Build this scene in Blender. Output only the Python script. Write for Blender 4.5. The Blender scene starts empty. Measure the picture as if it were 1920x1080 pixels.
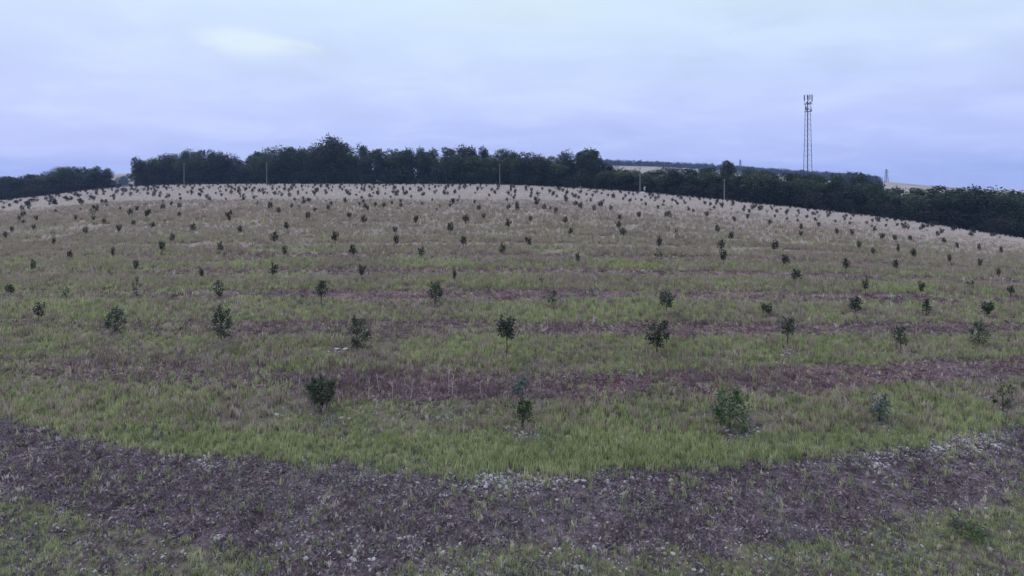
import bpy, math, random
import numpy as np
from mathutils import Vector, Matrix

R = math.radians
scene = bpy.context.scene
C = scene.collection
rng = np.random.default_rng(7)

# ------------------------------------------------------------------ camera
CAM_H = 6.7            # metres above the ground at its foot
F = 1100.0             # focal length in pixels of the 1920 px frame
HOR = 330.0            # picture row of eye level
cam_d = bpy.data.cameras.new('camera')
cam = bpy.data.objects.new('camera', cam_d)
C.objects.link(cam)
cam.location = (0, 0, CAM_H)
cam.rotation_euler = (R(90), 0, 0)
cam_d.sensor_width = 36.0
cam_d.lens = 36.0 * F / 1920.0
cam_d.shift_y = -(540 - HOR) / 1920.0
cam_d.clip_start = 0.1
cam_d.clip_end = 20000
scene.camera = cam

# ------------------------------------------------------------------ world: overcast morning sky
SUN_EL, SUN_AZ = R(38), R(-40)          # azimuth from +Y towards +X
world = bpy.data.worlds.new('World')
scene.world = world
world.use_nodes = True
wn = world.node_tree
wn.nodes.clear()


class NT:
    """short helper to write node trees"""
    def __init__(s, tree):
        s.t = tree

    def n(s, kind, **kw):
        nd = s.t.nodes.new(kind)
        for k, v in kw.items():
            setattr(nd, k, v)
        return nd

    def l(s, a, b):
        s.t.links.new(a, b)

    def math(s, op, a, b=None, c=None, clamp=False):
        nd = s.n('ShaderNodeMath', operation=op)
        nd.use_clamp = clamp
        for i, v in enumerate((a, b, c)):
            if v is None:
                continue
            if isinstance(v, (int, float)):
                nd.inputs[i].default_value = v
            else:
                s.l(v, nd.inputs[i])
        return nd.outputs[0]

    def mix(s, fac, a, b, blend='MIX'):
        nd = s.n('ShaderNodeMix', data_type='RGBA', blend_type=blend)
        for sock, v in ((nd.inputs[0], fac), (nd.inputs[6], a), (nd.inputs[7], b)):
            if isinstance(v, (int, float)):
                sock.default_value = v
            elif isinstance(v, (tuple, list)):
                sock.default_value = (*v[:3], 1)
            else:
                s.l(v, sock)
        return nd.outputs[2]

    def ramp(s, fac, stops, interp='LINEAR'):
        nd = s.n('ShaderNodeValToRGB')
        cr = nd.color_ramp
        cr.interpolation = interp
        while len(cr.elements) < len(stops):
            cr.elements.new(0.5)
        for e, (p, c) in zip(cr.elements, stops):
            e.position = p
            e.color = (c, c, c, 1) if isinstance(c, (int, float)) else (*c, 1)
        s.l(fac, nd.inputs[0])
        return nd.outputs[0]

    def noise(s, vec, scale, detail=4, rough=.55, dist=0.0):
        nd = s.n('ShaderNodeTexNoise')
        nd.inputs['Scale'].default_value = scale
        nd.inputs['Detail'].default_value = detail
        nd.inputs['Roughness'].default_value = rough
        nd.inputs['Distortion'].default_value = dist
        if vec is not None:
            s.l(vec, nd.inputs['Vector'])
        return nd.outputs['Fac']

    def mapping(s, vec, scale=(1, 1, 1), loc=(0, 0, 0), rot=(0, 0, 0)):
        nd = s.n('ShaderNodeMapping')
        nd.inputs['Scale'].default_value = scale
        nd.inputs['Location'].default_value = loc
        nd.inputs['Rotation'].default_value = rot
        s.l(vec, nd.inputs['Vector'])
        return nd.outputs[0]


w = NT(wn)
w_out = w.n('ShaderNodeOutputWorld')
w_bg = w.n('ShaderNodeBackground')
w.l(w_bg.outputs[0], w_out.inputs[0])
tc = w.n('ShaderNodeTexCoord')
sep = w.n('ShaderNodeSeparateXYZ')
w.l(tc.outputs['Generated'], sep.inputs[0])
elev = w.math('MAXIMUM', sep.outputs[2], 0.0)
# cloud deck colour by elevation: lilac low down, paler and a little brighter overhead
deck = w.ramp(elev, [(0.0, (.52, .60, 1.03)), (.09, (.57, .66, 1.06)), (.19, (.63, .76, 1.03)),
                     (.29, (.72, .89, 1.02)), (1.0, (1.40, 1.55, 2.20))])
# flat cloud layer seen in perspective
den = w.math('ADD', elev, 0.17)
cx = w.math('DIVIDE', sep.outputs[0], den)
cy = w.math('DIVIDE', sep.outputs[1], den)
comb = w.n('ShaderNodeCombineXYZ')
w.l(cx, comb.inputs[0]); w.l(cy, comb.inputs[1])
m1 = w.mapping(comb.outputs[0], (1.5, 1.7, 1), (3.1, 1.7, 0))
n1 = w.noise(m1, 1.0, 6, .55, .5)
n2 = w.noise(w.mapping(comb.outputs[0], (.16, .30, 1), (8.3, 4.2, 0)), 1.0, 3, .5, .2)
lum = w.math('ADD', w.math('MULTIPLY', n1, .36), w.math('MULTIPLY', n2, .30))
lum = w.math('ADD', lum, .69)                   # about 1 on average
cl = w.mix(1.0, deck, lum, 'MULTIPLY')
# gaps where the blue shows a bit more
gap = w.ramp(w.noise(w.mapping(comb.outputs[0], (.22, .5, 1), (1.4, 9.2, 0)), 1.0, 4, .5, .3), [(.40, 0.0), (.68, 1.0)])
cl = w.mix(w.math('MULTIPLY', gap, .30), cl, (.40, .54, .98))
# thin places in the cloud
cl = w.mix(w.ramp(n1, [(.50, 0.0), (.75, .22)]), cl, (.74, .86, 1.02))
for dvec, size, amount in (((-.459, 1, .232), (12, 12, 36), .62), ((.745, 1, .226), (17, 17, 52), .38), ((-.02, 1, .285), (3.2, 3.2, 16), .22)):
    dot = w.n('ShaderNodeVectorMath', operation='SUBTRACT')
    w.l(tc.outputs['Generated'], dot.inputs[0])
    dot.inputs[1].default_value = Vector(dvec).normalized()
    sc_ = w.n('ShaderNodeVectorMath', operation='MULTIPLY')
    w.l(dot.outputs[0], sc_.inputs[0]); sc_.inputs[1].default_value = size
    ln = w.n('ShaderNodeVectorMath', operation='LENGTH')
    w.l(sc_.outputs[0], ln.inputs[0])
    spot = w.math('SUBTRACT', 1.1, w.math('ADD', ln.outputs['Value'], w.math('MULTIPLY', w.math('SUBTRACT', n1, .5), 3.5)), clamp=True)
    spot = w.ramp(spot, [(0, 0.0), (1, 1.0)], 'EASE')
    cl = w.mix(w.math('MULTIPLY', spot, amount), cl, (.84, .98, 1.0))
sky = w.n('ShaderNodeTexSky', sky_type='NISHITA')
sky.sun_disc = False
sky.sun_elevation = SUN_EL
sky.sun_rotation = SUN_AZ
sky.air_density = 1.0
sky.dust_density = 3.0
skyc = w.mix(1.0, sky.outputs[0], (.06, .06, .06), 'MULTIPLY')
final = w.mix(.93, skyc, cl)
w.l(final, w_bg.inputs[0])
w_bg.inputs[1].default_value = 1.0

# ------------------------------------------------------------------ sun behind cloud
sd = bpy.data.lights.new('sun', 'SUN')
sd.energy = 1.4
sd.angle = R(18)
sd.color = (1.0, .95, .90)
sun = bpy.data.objects.new('sun', sd)
C.objects.link(sun)
sdir = Vector((math.sin(SUN_AZ) * math.cos(SUN_EL), math.cos(SUN_AZ) * math.cos(SUN_EL), math.sin(SUN_EL)))
sun.rotation_euler = sdir.to_track_quat('Z', 'Y').to_euler()
sun.location = sdir * 200

vs = scene.view_settings
vs.view_transform = 'Standard'
vs.look = 'None'
vs.exposure = 0.0
vs.gamma = 1.0
vs.use_curve_mapping = False
scene.render.engine = 'CYCLES'
scene.cycles.use_denoising = True
scene.cycles.max_bounces = 5
scene.cycles.diffuse_bounces = 3
scene.cycles.transparent_max_bounces = 6
scene.cycles.volume_bounces = 0

# ------------------------------------------------------------------ numpy noise
def _hash(ix, iy, seed):
    h = (ix.astype(np.int64) * 374761393 + iy.astype(np.int64) * 668265263 + seed * 974711) & 0x7fffffff
    h = ((h ^ (h >> 13)) * 1274126177) & 0x7fffffff
    return ((h ^ (h >> 16)) & 0xffff) / 65535.0


def vnoise(x, y, seed=0):
    x = np.asarray(x, float); y = np.asarray(y, float)
    ix, iy = np.floor(x), np.floor(y)
    fx, fy = x - ix, y - iy
    fx = fx * fx * (3 - 2 * fx); fy = fy * fy * (3 - 2 * fy)
    a = _hash(ix, iy, seed); b = _hash(ix + 1, iy, seed)
    c = _hash(ix, iy + 1, seed); d = _hash(ix + 1, iy + 1, seed)
    return (a * (1 - fx) + b * fx) * (1 - fy) + (c * (1 - fx) + d * fx) * fy


def fbm(x, y, seed=0, oct=3):
    s = 0; a = .5; t = 0
    for i in range(oct):
        s = s + a * vnoise(np.asarray(x) * 2 ** i, np.asarray(y) * 2 ** i, seed + i * 17)
        t += a; a *= .5
    return s / t


def sstep(a, b, x):
    t = np.clip((np.asarray(x, float) - a) / (b - a), 0, 1)
    return t * t * (3 - 2 * t)

# ------------------------------------------------------------------ terrain
# far edge of the field by bearing (x/y): distance and height
EDGE_PX = np.array([-400, 0, 100, 200, 320, 500, 937, 1060, 1200, 1360, 1440, 1560, 1680, 1800, 1920, 2300], float)
EDGE_PY = np.array([420, 377, 366, 353, 347, 345.5, 346.5, 352, 361, 376, 385, 397, 412, 430, 448, 505], float)
EDGE_Y = np.array([200, 232, 242, 250, 250, 238, 222, 210, 195, 182, 176, 168, 158, 150, 143, 125], float)
_us = np.linspace(-1.3, 1.3, 521)
_eu = (EDGE_PX - 960) / F
_ker = np.hanning(25); _ker /= _ker.sum()


def _smooth(v):
    p = np.pad(v, 12, mode='edge')
    return np.convolve(p, _ker, 'valid')


_EY = _smooth(np.interp(_us, _eu, EDGE_Y))
_EP = _smooth(np.interp(_us, _eu, EDGE_PY))
_EZ = CAM_H - (_EP - HOR) / F * _EY
S0, Y0 = 0.0355, 16.0


def edge_y(u):
    return np.interp(u, _us, _EY)


def edge_z(u):
    return np.interp(u, _us, _EZ)


def height(x, y):
    x = np.asarray(x, float); y = np.asarray(y, float)
    yy = np.maximum(y, 4.0)
    u = np.clip(x / yy, -1.3, 1.3)
    ye, ze = edge_y(u), edge_z(u)
    z0 = S0 * Y0
    s = (ze - z0) / (ye - Y0)
    d = yy - Y0
    t = np.clip(d / (ye - Y0), 0, 1)
    mid = z0 + s * d + (S0 - s) * d * (1 - t) ** 3
    near = S0 * y
    z = np.where(yy < Y0, near, mid)
    # beyond the edge: level ground under the wood, then falling to the far land
    over = np.maximum(yy - ye, 0)
    zo = ze + s * over * np.exp(-over / 40)
    far = -30.0 - 34.0 * sstep(.1, .6, u)
    k = sstep(30, 520, over)
    zo = zo * (1 - k) + far * k
    z = np.where(yy > ye, zo, z)
    # uneven soil
    amp = .05 * np.clip(y / 12, 0, 1) * np.clip(1 - over / 60, 0, 1)
    z = z + amp * (fbm(x * .45, y * .45, 5, 3) - .5) * 2
    return z


def unproject(px, py):
    """ground point that shows at this place of the photograph"""
    u = (px - 960) / F
    ys = np.concatenate([np.linspace(6, 60, 1100), np.linspace(60.1, 300, 1200)])
    ys = ys[ys <= edge_y(u) + 2]
    rows = HOR + F * (CAM_H - height(u * ys, ys)) / ys
    i = int(np.argmax(rows <= py)) if np.any(rows <= py) else len(ys) - 1
    return u * ys[i], ys[i], float(height(u * ys[i], ys[i]))


PERIOD = 5.72


def row_coord(x, y):
    """distance across the planting rows; the rows bend gently round the foot of the slope"""
    x = np.asarray(x, float); y = np.asarray(y, float)
    b = .0155 * (1 - sstep(11.5, 25, y))
    return y - b * np.minimum(x * x, 400)


def bare_mask(x, y):
    """1 on the mown, bare strips between the rows, 0 on the grassy strips"""
    r = row_coord(x, y) + (fbm(x * .33, y * .6, 31, 3) - .5) * .75 + (fbm(x * 1.7, y * 1.7, 33, 2) - .5) * .55
    k = np.abs(np.mod(r - 11.1 + PERIOD / 2, PERIOD) - PERIOD / 2)
    m1 = 1 - sstep(1.0, 1.55, np.abs(r - 11.13))
    m2 = (1 - sstep(.85, 1.45, k)) * (.82 + .18 * sstep(.30, .50, fbm(x * .22, y * .5, 35, 3)))
    m2 = m2 * (1 - .25 * sstep(-.3, -.8, x / np.maximum(y, 4)))
    m = np.where(r < 13.9, m1, m2)
    front = (1 - sstep(9.7, 10.5, r)) * (1 - .8 * sstep(.44, .62, fbm(x * .35, y * .5, 61, 3) + .24 * sstep(2, 8, np.abs(x)) + .1 * sstep(9.9, 9.3, r)))
    return np.maximum(m, front)


def dry_mask(x, y):
    u = x / np.maximum(y, 4)
    t = y / edge_y(u)
    return sstep(.22, .62, t + (fbm(x * .05, y * .05, 77, 3) - .5) * .16 + (fbm(x * .02, y * .35, 78, 2) - .5) * .14)

def relief(x, y):
    """clods, tussocks and two shallow wheel ruts in each mown strip"""
    near = np.clip(1 - y / 45, 0, 1)
    b = bare_mask(x, y)
    r = np.mod(row_coord(x, y) - 11.1 + PERIOD / 2, PERIOD) - PERIOD / 2
    ruts = -np.exp(-((r - .62) / .16) ** 2) - np.exp(-((r + .62) / .16) ** 2)
    return near * (.07 * (fbm(x * 2.1, y * 2.1, 9, 3) - .5) + b * .05 * (fbm(x * 5.3, y * 5.3, 13, 2) - .5)
                   + .045 * b * ruts * sstep(.3, .6, fbm(x * .25, y * .1, 15, 2)))

# ------------------------------------------------------------------ tagging helpers
def tag(o, label=None, cat=None, group=None, kind=None):
    if label: o['label'] = label
    if cat: o['category'] = cat
    if group: o['group'] = group
    if kind: o['kind'] = kind
    return o


def mesh_obj(name, verts, faces, mat=None, parent=None, smooth=False):
    me = bpy.data.meshes.new(name)
    me.from_pydata([tuple(v) for v in verts], [], [tuple(f) for f in faces])
    me.update()
    if mat: me.materials.append(mat)
    if smooth:
        me.polygons.foreach_set('use_smooth', [True] * len(me.polygons))
    o = bpy.data.objects.new(name, me)
    C.objects.link(o)
    o.parent = parent
    return o


def empty(name, loc=(0, 0, 0), rz=0):
    o = bpy.data.objects.new(name, None)
    C.objects.link(o)
    o.location = loc
    o.rotation_euler = (0, 0, rz)
    return o


def inst(mesh, name, parent=None):
    o = bpy.data.objects.new(name, mesh)
    C.objects.link(o)
    o.parent = parent
    return o


class MB:
    """collects pieces into one mesh"""
    def __init__(s):
        s.v = []; s.f = []

    def tube(s, pts, rad, n=6, cap=True):
        base = len(s.v)
        pts = [Vector(p) for p in pts]
        for i, p in enumerate(pts):
            d = (pts[min(i + 1, len(pts) - 1)] - pts[max(i - 1, 0)])
            if d.length < 1e-9: d = Vector((0, 0, 1))
            d.normalize()
            a = d.cross(Vector((0, 1, 0)) if abs(d.z) > .8 else Vector((0, 0, 1))).normalized()
            b = d.cross(a)
            r = rad[i] if isinstance(rad, (list, tuple)) else rad
            for k in range(n):
                t = 2 * math.pi * (k + .5) / n
                s.v.append(p + a * (math.cos(t) * r) + b * (math.sin(t) * r))
        for i in range(len(pts) - 1):
            for k in range(n):
                k2 = (k + 1) % n
                s.f.append((base + i * n + k, base + i * n + k2, base + (i + 1) * n + k2, base + (i + 1) * n + k))
        if cap:
            s.f.append(tuple(base + k for k in range(n))[::-1])
            s.f.append(tuple(base + (len(pts) - 1) * n + k for k in range(n)))

    def box(s, c, d, rot=0):
        base = len(s.v)
        m = Matrix.Rotation(rot, 3, 'Z')
        for z in (-1, 1):
            for y in (-1, 1):
                for x in (-1, 1):
                    s.v.append(Vector(c) + m @ Vector((x * d[0] / 2, y * d[1] / 2, z * d[2] / 2)))
        for q in ((0, 2, 3, 1), (4, 5, 7, 6), (0, 1, 5, 4), (1, 3, 7, 5), (3, 2, 6, 7), (2, 0, 4, 6)):
            s.f.append(tuple(base + i for i in q))

    def mesh(s, name, mat, smooth=False):
        me = bpy.data.meshes.new(name)
        me.from_pydata([tuple(v) for v in s.v], [], s.f)
        me.update()
        me.materials.append(mat)
        if smooth:
            me.polygons.foreach_set('use_smooth', [True] * len(me.polygons))
        return me

    def build(s, name, mat, parent=None, smooth=False):
        return inst(s.mesh(name, mat, smooth), name, parent)

# ------------------------------------------------------------------ materials
def mat_new(name):
    m = bpy.data.materials.new(name)
    m.use_nodes = True
    m.node_tree.nodes.clear()
    t = NT(m.node_tree)
    out = t.n('ShaderNodeOutputMaterial')
    return m, t, out


def principled(t, out, rough=.9, spec=.15):
    p = t.n('ShaderNodeBsdfPrincipled')
    p.inputs['Roughness'].default_value = rough
    p.inputs['Specular IOR Level'].default_value = spec
    t.l(p.outputs[0], out.inputs[0])
    return p


def leaf_mat(name, cols, trans=.25, nscale=.6, rough=.75, spec=.2):
    """cols: dark, mid, light; varied per object, per place and per leaf"""
    m, t, out = mat_new(name)
    oi = t.n('ShaderNodeObjectInfo')
    geo = t.n('ShaderNodeNewGeometry')
    f = t.math('ADD', t.math('MULTIPLY', oi.outputs['Random'], .45),
               t.math('MULTIPLY', geo.outputs['Random Per Island'], .35))
    f = t.math('ADD', f, t.math('MULTIPLY', t.noise(geo.outputs['Position'], nscale, 3, .6), .35))
    f = t.math('ADD', f, t.math('MULTIPLY', t.math('SUBTRACT', t.noise(geo.outputs['Position'], nscale * 4, 2, .5), .5), .45))
    col = t.ramp(f, [(.12, cols[0]), (.55, cols[1]), (.98, cols[2])])
    p = t.n('ShaderNodeBsdfPrincipled')
    p.inputs['Roughness'].default_value = rough
    p.inputs['Specular IOR Level'].default_value = spec
    t.l(col, p.inputs['Base Color'])
    tr = t.n('ShaderNodeBsdfTranslucent')
    t.l(col, tr.inputs['Color'])
    mx = t.n('ShaderNodeMixShader')
    mx.inputs[0].default_value = trans
    t.l(p.outputs[0], mx.inputs[1]); t.l(tr.outputs[0], mx.inputs[2])
    t.l(mx.outputs[0], out.inputs[0])
    return m


def simple_mat(name, c0, c1, scale=3.0, rough=.85, spec=.2, metal=0.0):
    m, t, out = mat_new(name)
    p = principled(t, out, rough, spec)
    p.inputs['Metallic'].default_value = metal
    geo = t.n('ShaderNodeTexCoord')
    f = t.noise(geo.outputs['Object'], scale, 5, .6)
    col = t.ramp(f, [(.3, c0), (.7, c1)])
    t.l(col, p.inputs['Base Color'])
    bp = t.n('ShaderNodeBump')
    bp.inputs['Strength'].default_value = .3
    t.l(f, bp.inputs['Height']); t.l(bp.outputs[0], p.inputs['Normal'])
    return m


M = {}
M['grass'] = leaf_mat('grass_blades', ((.125, .165, .066), (.31, .35, .155), (.55, .54, .30)), .38, .5)
M['grass_far'] = leaf_mat('field_grass', ((.18, .15, .115), (.30, .245, .185), (.43, .36, .29)), .3, .12)
M['straw'] = leaf_mat('dry_straw', ((.40, .345, .295), (.53, .46, .40), (.65, .575, .51)), .25, .5)
M['dead'] = leaf_mat('dead_weeds', ((.052, .037, .041), (.145, .107, .113), (.36, .285, .285)), .1, .5)
M['russet'] = leaf_mat('russet_weeds', ((.070, .045, .046), (.180, .120, .122), (.38, .285, .27)), .12, .5)
M['bract'] = leaf_mat('pale_weeds', ((.13, .14, .11), (.20, .21, .17), (.30, .31, .26)), .2, .5)
M['sapling'] = leaf_mat('sapling_leaves', ((.021, .030, .020), (.046, .063, .039), (.10, .122, .075)), .25, 2.0)
M['sapling_far'] = leaf_mat('sapling_leaves_far', ((.013, .018, .013), (.026, .035, .023), (.055, .068, .045)), .2, 2.0)
M['sapling_green'] = leaf_mat('sapling_leaves_green', ((.035, .060, .024), (.070, .115, .045), (.13, .185, .08)), .3, 2.0)
M['sapling_grey'] = leaf_mat('sapling_leaves_grey', ((.06, .08, .065), (.10, .13, .105), (.19, .22, .19)), .2, 2.0)
M['tree'] = leaf_mat('tree_leaves', ((.009, .015, .007), (.032, .050, .022), (.100, .135, .058)), .18, .2)
M['shrub'] = leaf_mat('shrub_leaves', ((.010, .012, .008), (.020, .024, .014), (.045, .048, .030)), .12, .2)
M['bark'] = simple_mat('bark', (.035, .026, .02), (.10, .08, .06), 4)
M['stem'] = simple_mat('sapling_bark', (.04, .03, .024), (.09, .07, .05), 12)
M['concrete'] = simple_mat('pole_concrete', (.15, .145, .135), (.25, .24, .225), 2.5)
M['steel'] = simple_mat('mast_steel', (.025, .028, .032), (.06, .065, .075), 1.5, .7, .3)
M['steel_dark'] = simple_mat('mast_cables', (.015, .016, .018), (.04, .042, .045), 1.5, .7, .3)
M['panel'] = simple_mat('antenna_plastic', (.07, .075, .085), (.14, .15, .16), 1.0, .6, .3)
M['white'] = simple_mat('white_paint', (.62, .62, .6), (.82, .82, .8), 3, .5, .4)
M['porcelain'] = simple_mat('insulator', (.12, .07, .05), (.2, .12, .08), 3, .3, .5)
M['stone'] = simple_mat('limestone', (.24, .225, .205), (.48, .45, .42), 9)
M['far_wood'] = leaf_mat('far_leaves', ((.012, .018, .010), (.022, .032, .016), (.04, .055, .026)), .1, .02)

# ground: soil, stubble and thatch, coloured by the planting strips
gm, t, out = mat_new('field_soil')
p = principled(t, out, .95, .1)
ab = t.n('ShaderNodeAttribute', attribute_name='bare')
ad = t.n('ShaderNodeAttribute', attribute_name='dry')
ar = t.n('ShaderNodeAttribute', attribute_name='russet')
av = t.n('ShaderNodeAttribute', attribute_name='verge')
pos = t.n('ShaderNodeNewGeometry').outputs['Position']
nA = t.noise(t.mapping(pos, (1, 1, 0)), 6.0, 8, .7)
nB = t.noise(t.mapping(pos, (1, 1, 0)), .7, 5, .6)
nC = t.noise(t.mapping(pos, (1, 1, 0)), .055, 5, .6)
nD = t.noise(t.mapping(pos, (.10, .45, 0)), 1.0, 5, .6)
soil = t.ramp(nA, [(.34, (.038, .028, .031)), (.5, (.110, .082, .088)), (.68, (.25, .20, .205))])
soil = t.mix(t.ramp(nB, [(.42, 0.0), (.72, .75)]), soil, (.135, .100, .108), 'MIX')
rus = t.ramp(nA, [(.34, (.055, .033, .034)), (.5, (.16, .098, .098)), (.68, (.30, .205, .19))])
soil = t.mix(ar.outputs['Fac'], soil, rus)
green = t.ramp(nA, [(.3, (.065, .060, .038)), (.55, (.135, .120, .080)), (.75, (.24, .20, .145))])
green = t.mix(t.ramp(nB, [(.45, 0.0), (.75, .8)]), green, (.155, .12, .10))
# mid field: grass going to seed, brown and olive bands
midn = t.math('ADD', t.math('MULTIPLY', nD, .6), t.math('MULTIPLY', nC, .4))
mid_g = t.ramp(midn, [(.38, (.22, .185, .14)), (.5, (.22, .205, .125)), (.62, (.29, .245, .18))])
mid_b = t.ramp(midn, [(.38, (.22, .155, .155)), (.5, (.26, .19, .185)), (.62, (.31, .24, .225))])
mid = t.mix(ab.outputs['Fac'], mid_g, mid_b)
amid = t.n('ShaderNodeAttribute', attribute_name='mid')
straw = t.ramp(t.math('ADD', t.math('MULTIPLY', nA, .5), t.math('MULTIPLY', nB, .5)),
               [(.30, (.23, .19, .165)), (.5, (.31, .258, .228)), (.7, (.39, .33, .295))])
c = t.mix(ab.outputs['Fac'], green, soil)
c = t.mix(amid.outputs['Fac'], c, mid)
c = t.mix(ad.outputs['Fac'], c, straw)
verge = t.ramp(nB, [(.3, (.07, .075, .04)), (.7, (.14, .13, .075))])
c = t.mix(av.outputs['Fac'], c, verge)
afar = t.n('ShaderNodeAttribute', attribute_name='far')
nF = t.noise(t.mapping(pos, (.004, .009, 0)), 1.0, 2, .5)
farc = t.ramp(nF, [(.40, (.05, .065, .03)), (.47, (.42, .36, .26)), (.62, (.42, .36, .26)), (.66, (.09, .10, .05))])
c = t.mix(afar.outputs['Fac'], c, farc)
t.l(c, p.inputs['Base Color'])
bp = t.n('ShaderNodeBump')
bp.inputs['Strength'].default_value = .9
bp.inputs['Distance'].default_value = .08
t.l(nA, bp.inputs['Height']); t.l(bp.outputs[0], p.inputs['Normal'])
M['ground'] = gm

hm, t, out = mat_new('far_field')
p = principled(t, out, .95, .05)
pos = t.n('ShaderNodeNewGeometry').outputs['Position']
nF = t.noise(t.mapping(pos, (.005, .012, 0)), 1.0, 3, .5)
t.l(t.ramp(nF, [(.35, (.22, .195, .145)), (.65, (.34, .295, .23))]), p.inputs['Base Color'])
M['far_field'] = hm

# ------------------------------------------------------------------ ground sheet
def axis(parts):
    a = [np.arange(s, e, d) for s, e, d in parts]
    return np.concatenate(a)


gy = axis([(-40, 4, 4), (4, 8, .5), (8, 24, .11), (24, 36, .16), (36, 70, .5), (70, 150, 1.0), (150, 300, 2.0), (300, 900, 25), (900, 2701, 150)])
gxp = axis([(0, 20, .14), (20, 26, .2), (26, 60, .5), (60, 150, 1.5), (150, 330, 4), (330, 1000, 40), (1000, 2801, 200)])
gx = np.concatenate([-gxp[::-1][:-1], gxp])
X, Y = np.meshgrid(gx, gy)
Z = height(X, Y)
Z = Z + relief(X, Y)
nx, ny = len(gx), len(gy)
verts = np.stack([X.ravel(), Y.ravel(), Z.ravel()], 1)
ii = np.arange(nx * ny).reshape(ny, nx)
faces = np.stack([ii[:-1, :-1], ii[:-1, 1:], ii[1:, 1:], ii[1:, :-1]], -1).reshape(-1, 4)
me = bpy.data.meshes.new('ground')
me.vertices.add(len(verts)); me.vertices.foreach_set('co', verts.ravel().astype(np.float32))
me.loops.add(faces.size); me.loops.foreach_set('vertex_index', faces.ravel().astype(np.int32))
me.polygons.add(len(faces))
me.polygons.foreach_set('loop_start', np.arange(0, faces.size, 4, dtype=np.int32))
me.polygons.foreach_set('loop_total', np.full(len(faces), 4, np.int32))
me.update(calc_edges=True)
me.polygons.foreach_set('use_smooth', [True] * len(me.polygons))
U = X / np.maximum(Y, 4)
OVER = Y - edge_y(np.clip(U, -1.3, 1.3))
for nm, val in (('bare', bare_mask(X, Y)),
                ('mid', .86 * sstep(24, 48, Y)),
                ('dry', dry_mask(X, Y)),
                ('russet', sstep(13.4, 14.2, row_coord(X, Y)) * (.35 + .65 * sstep(.35, .55, fbm(X * .2, Y * .3, 37, 2)))),
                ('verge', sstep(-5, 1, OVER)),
                ('far', sstep(60, 120, OVER))):
    a = me.attributes.new(nm, 'FLOAT', 'POINT')
    a.data.foreach_set('value', val.ravel().astype(np.float32))
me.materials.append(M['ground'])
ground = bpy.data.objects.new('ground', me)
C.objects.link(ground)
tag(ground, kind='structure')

# ------------------------------------------------------------------ scattered ground cover
def blade_tuft(name, mat, seed, n=14, h=(.18, .34), w=.007, spread=.07, lean=.35, seeds=False, segs=2):
    r = random.Random(seed)
    v = []; f = []
    for i in range(n):
        a = r.uniform(0, 6.283); d = spread * math.sqrt(r.random())
        bx, by = math.cos(a) * d, math.sin(a) * d
        hh = r.uniform(*h); la = r.uniform(0, 6.283); ll = hh * lean * r.random()
        wa = r.uniform(0, 6.283); ww = w * r.uniform(.7, 1.3)
        wx, wy = math.cos(wa) * ww, math.sin(wa) * ww
        b = len(v)
        for k in range(segs):
            q = k / segs
            ox, oy = math.cos(la) * ll * q * q, math.sin(la) * ll * q * q
            s = 1 - .45 * q
            if seeds and k == segs - 1: s = 2.2
            v += [(bx + ox - wx * s, by + oy - wy * s, hh * q), (bx + ox + wx * s, by + oy + wy * s, hh * q)]
        v.append((bx + math.cos(la) * ll, by + math.sin(la) * ll, hh * (1 - .25 * lean * r.random())))
        for k in range(segs - 1):
            f.append((b + 2 * k, b + 2 * k + 1, b + 2 * k + 3, b + 2 * k + 2))
        f.append((b + 2 * segs - 2, b + 2 * segs - 1, b + 2 * segs))
    me = bpy.data.meshes.new(name)
    me.from_pydata(v, [], f); me.update()
    me.materials.append(mat)
    return me


def weed_tuft(name, mat, seed, n=16, size=.09, leaf=.03):
    """low, flattened mess of dead leaves and stems"""
    r = random.Random(seed)
    v = []; f = []
    for i in range(n):
        p = Vector((r.gauss(0, size * .55), r.gauss(0, size * .55), r.uniform(.004, size * .55)))
        d = Vector((r.gauss(0, 1), r.gauss(0, 1), r.gauss(.25, .6))).normalized()
        s = d.cross(Vector((r.gauss(0, 1), r.gauss(0, 1), r.gauss(0, 1)))).normalized()
        L = leaf * r.uniform(.6, 1.6); W = L * r.uniform(.12, .4)
        b = len(v)
        v += [p - d * L, p + s * W, p + d * L, p - s * W]
        f.append((b, b + 1, b + 2, b + 3))
    me = bpy.data.meshes.new(name)
    me.from_pydata([tuple(q) for q in v], [], f); me.update()
    me.materials.append(mat)
    return me


def stone_mesh(name, seed):
    r = random.Random(seed)
    import bmesh
    bm = bmesh.new()
    bmesh.ops.create_icosphere(bm, subdivisions=1, radius=.5)
    for q in bm.verts:
        q.co *= r.uniform(.7, 1.2)
        q.co.z *= .55
        q.co.x *= 1.15
    me = bpy.data.meshes.new(name)
    bm.to_mesh(me); bm.free()
    me.materials.append(M['stone'])
    return me


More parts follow.
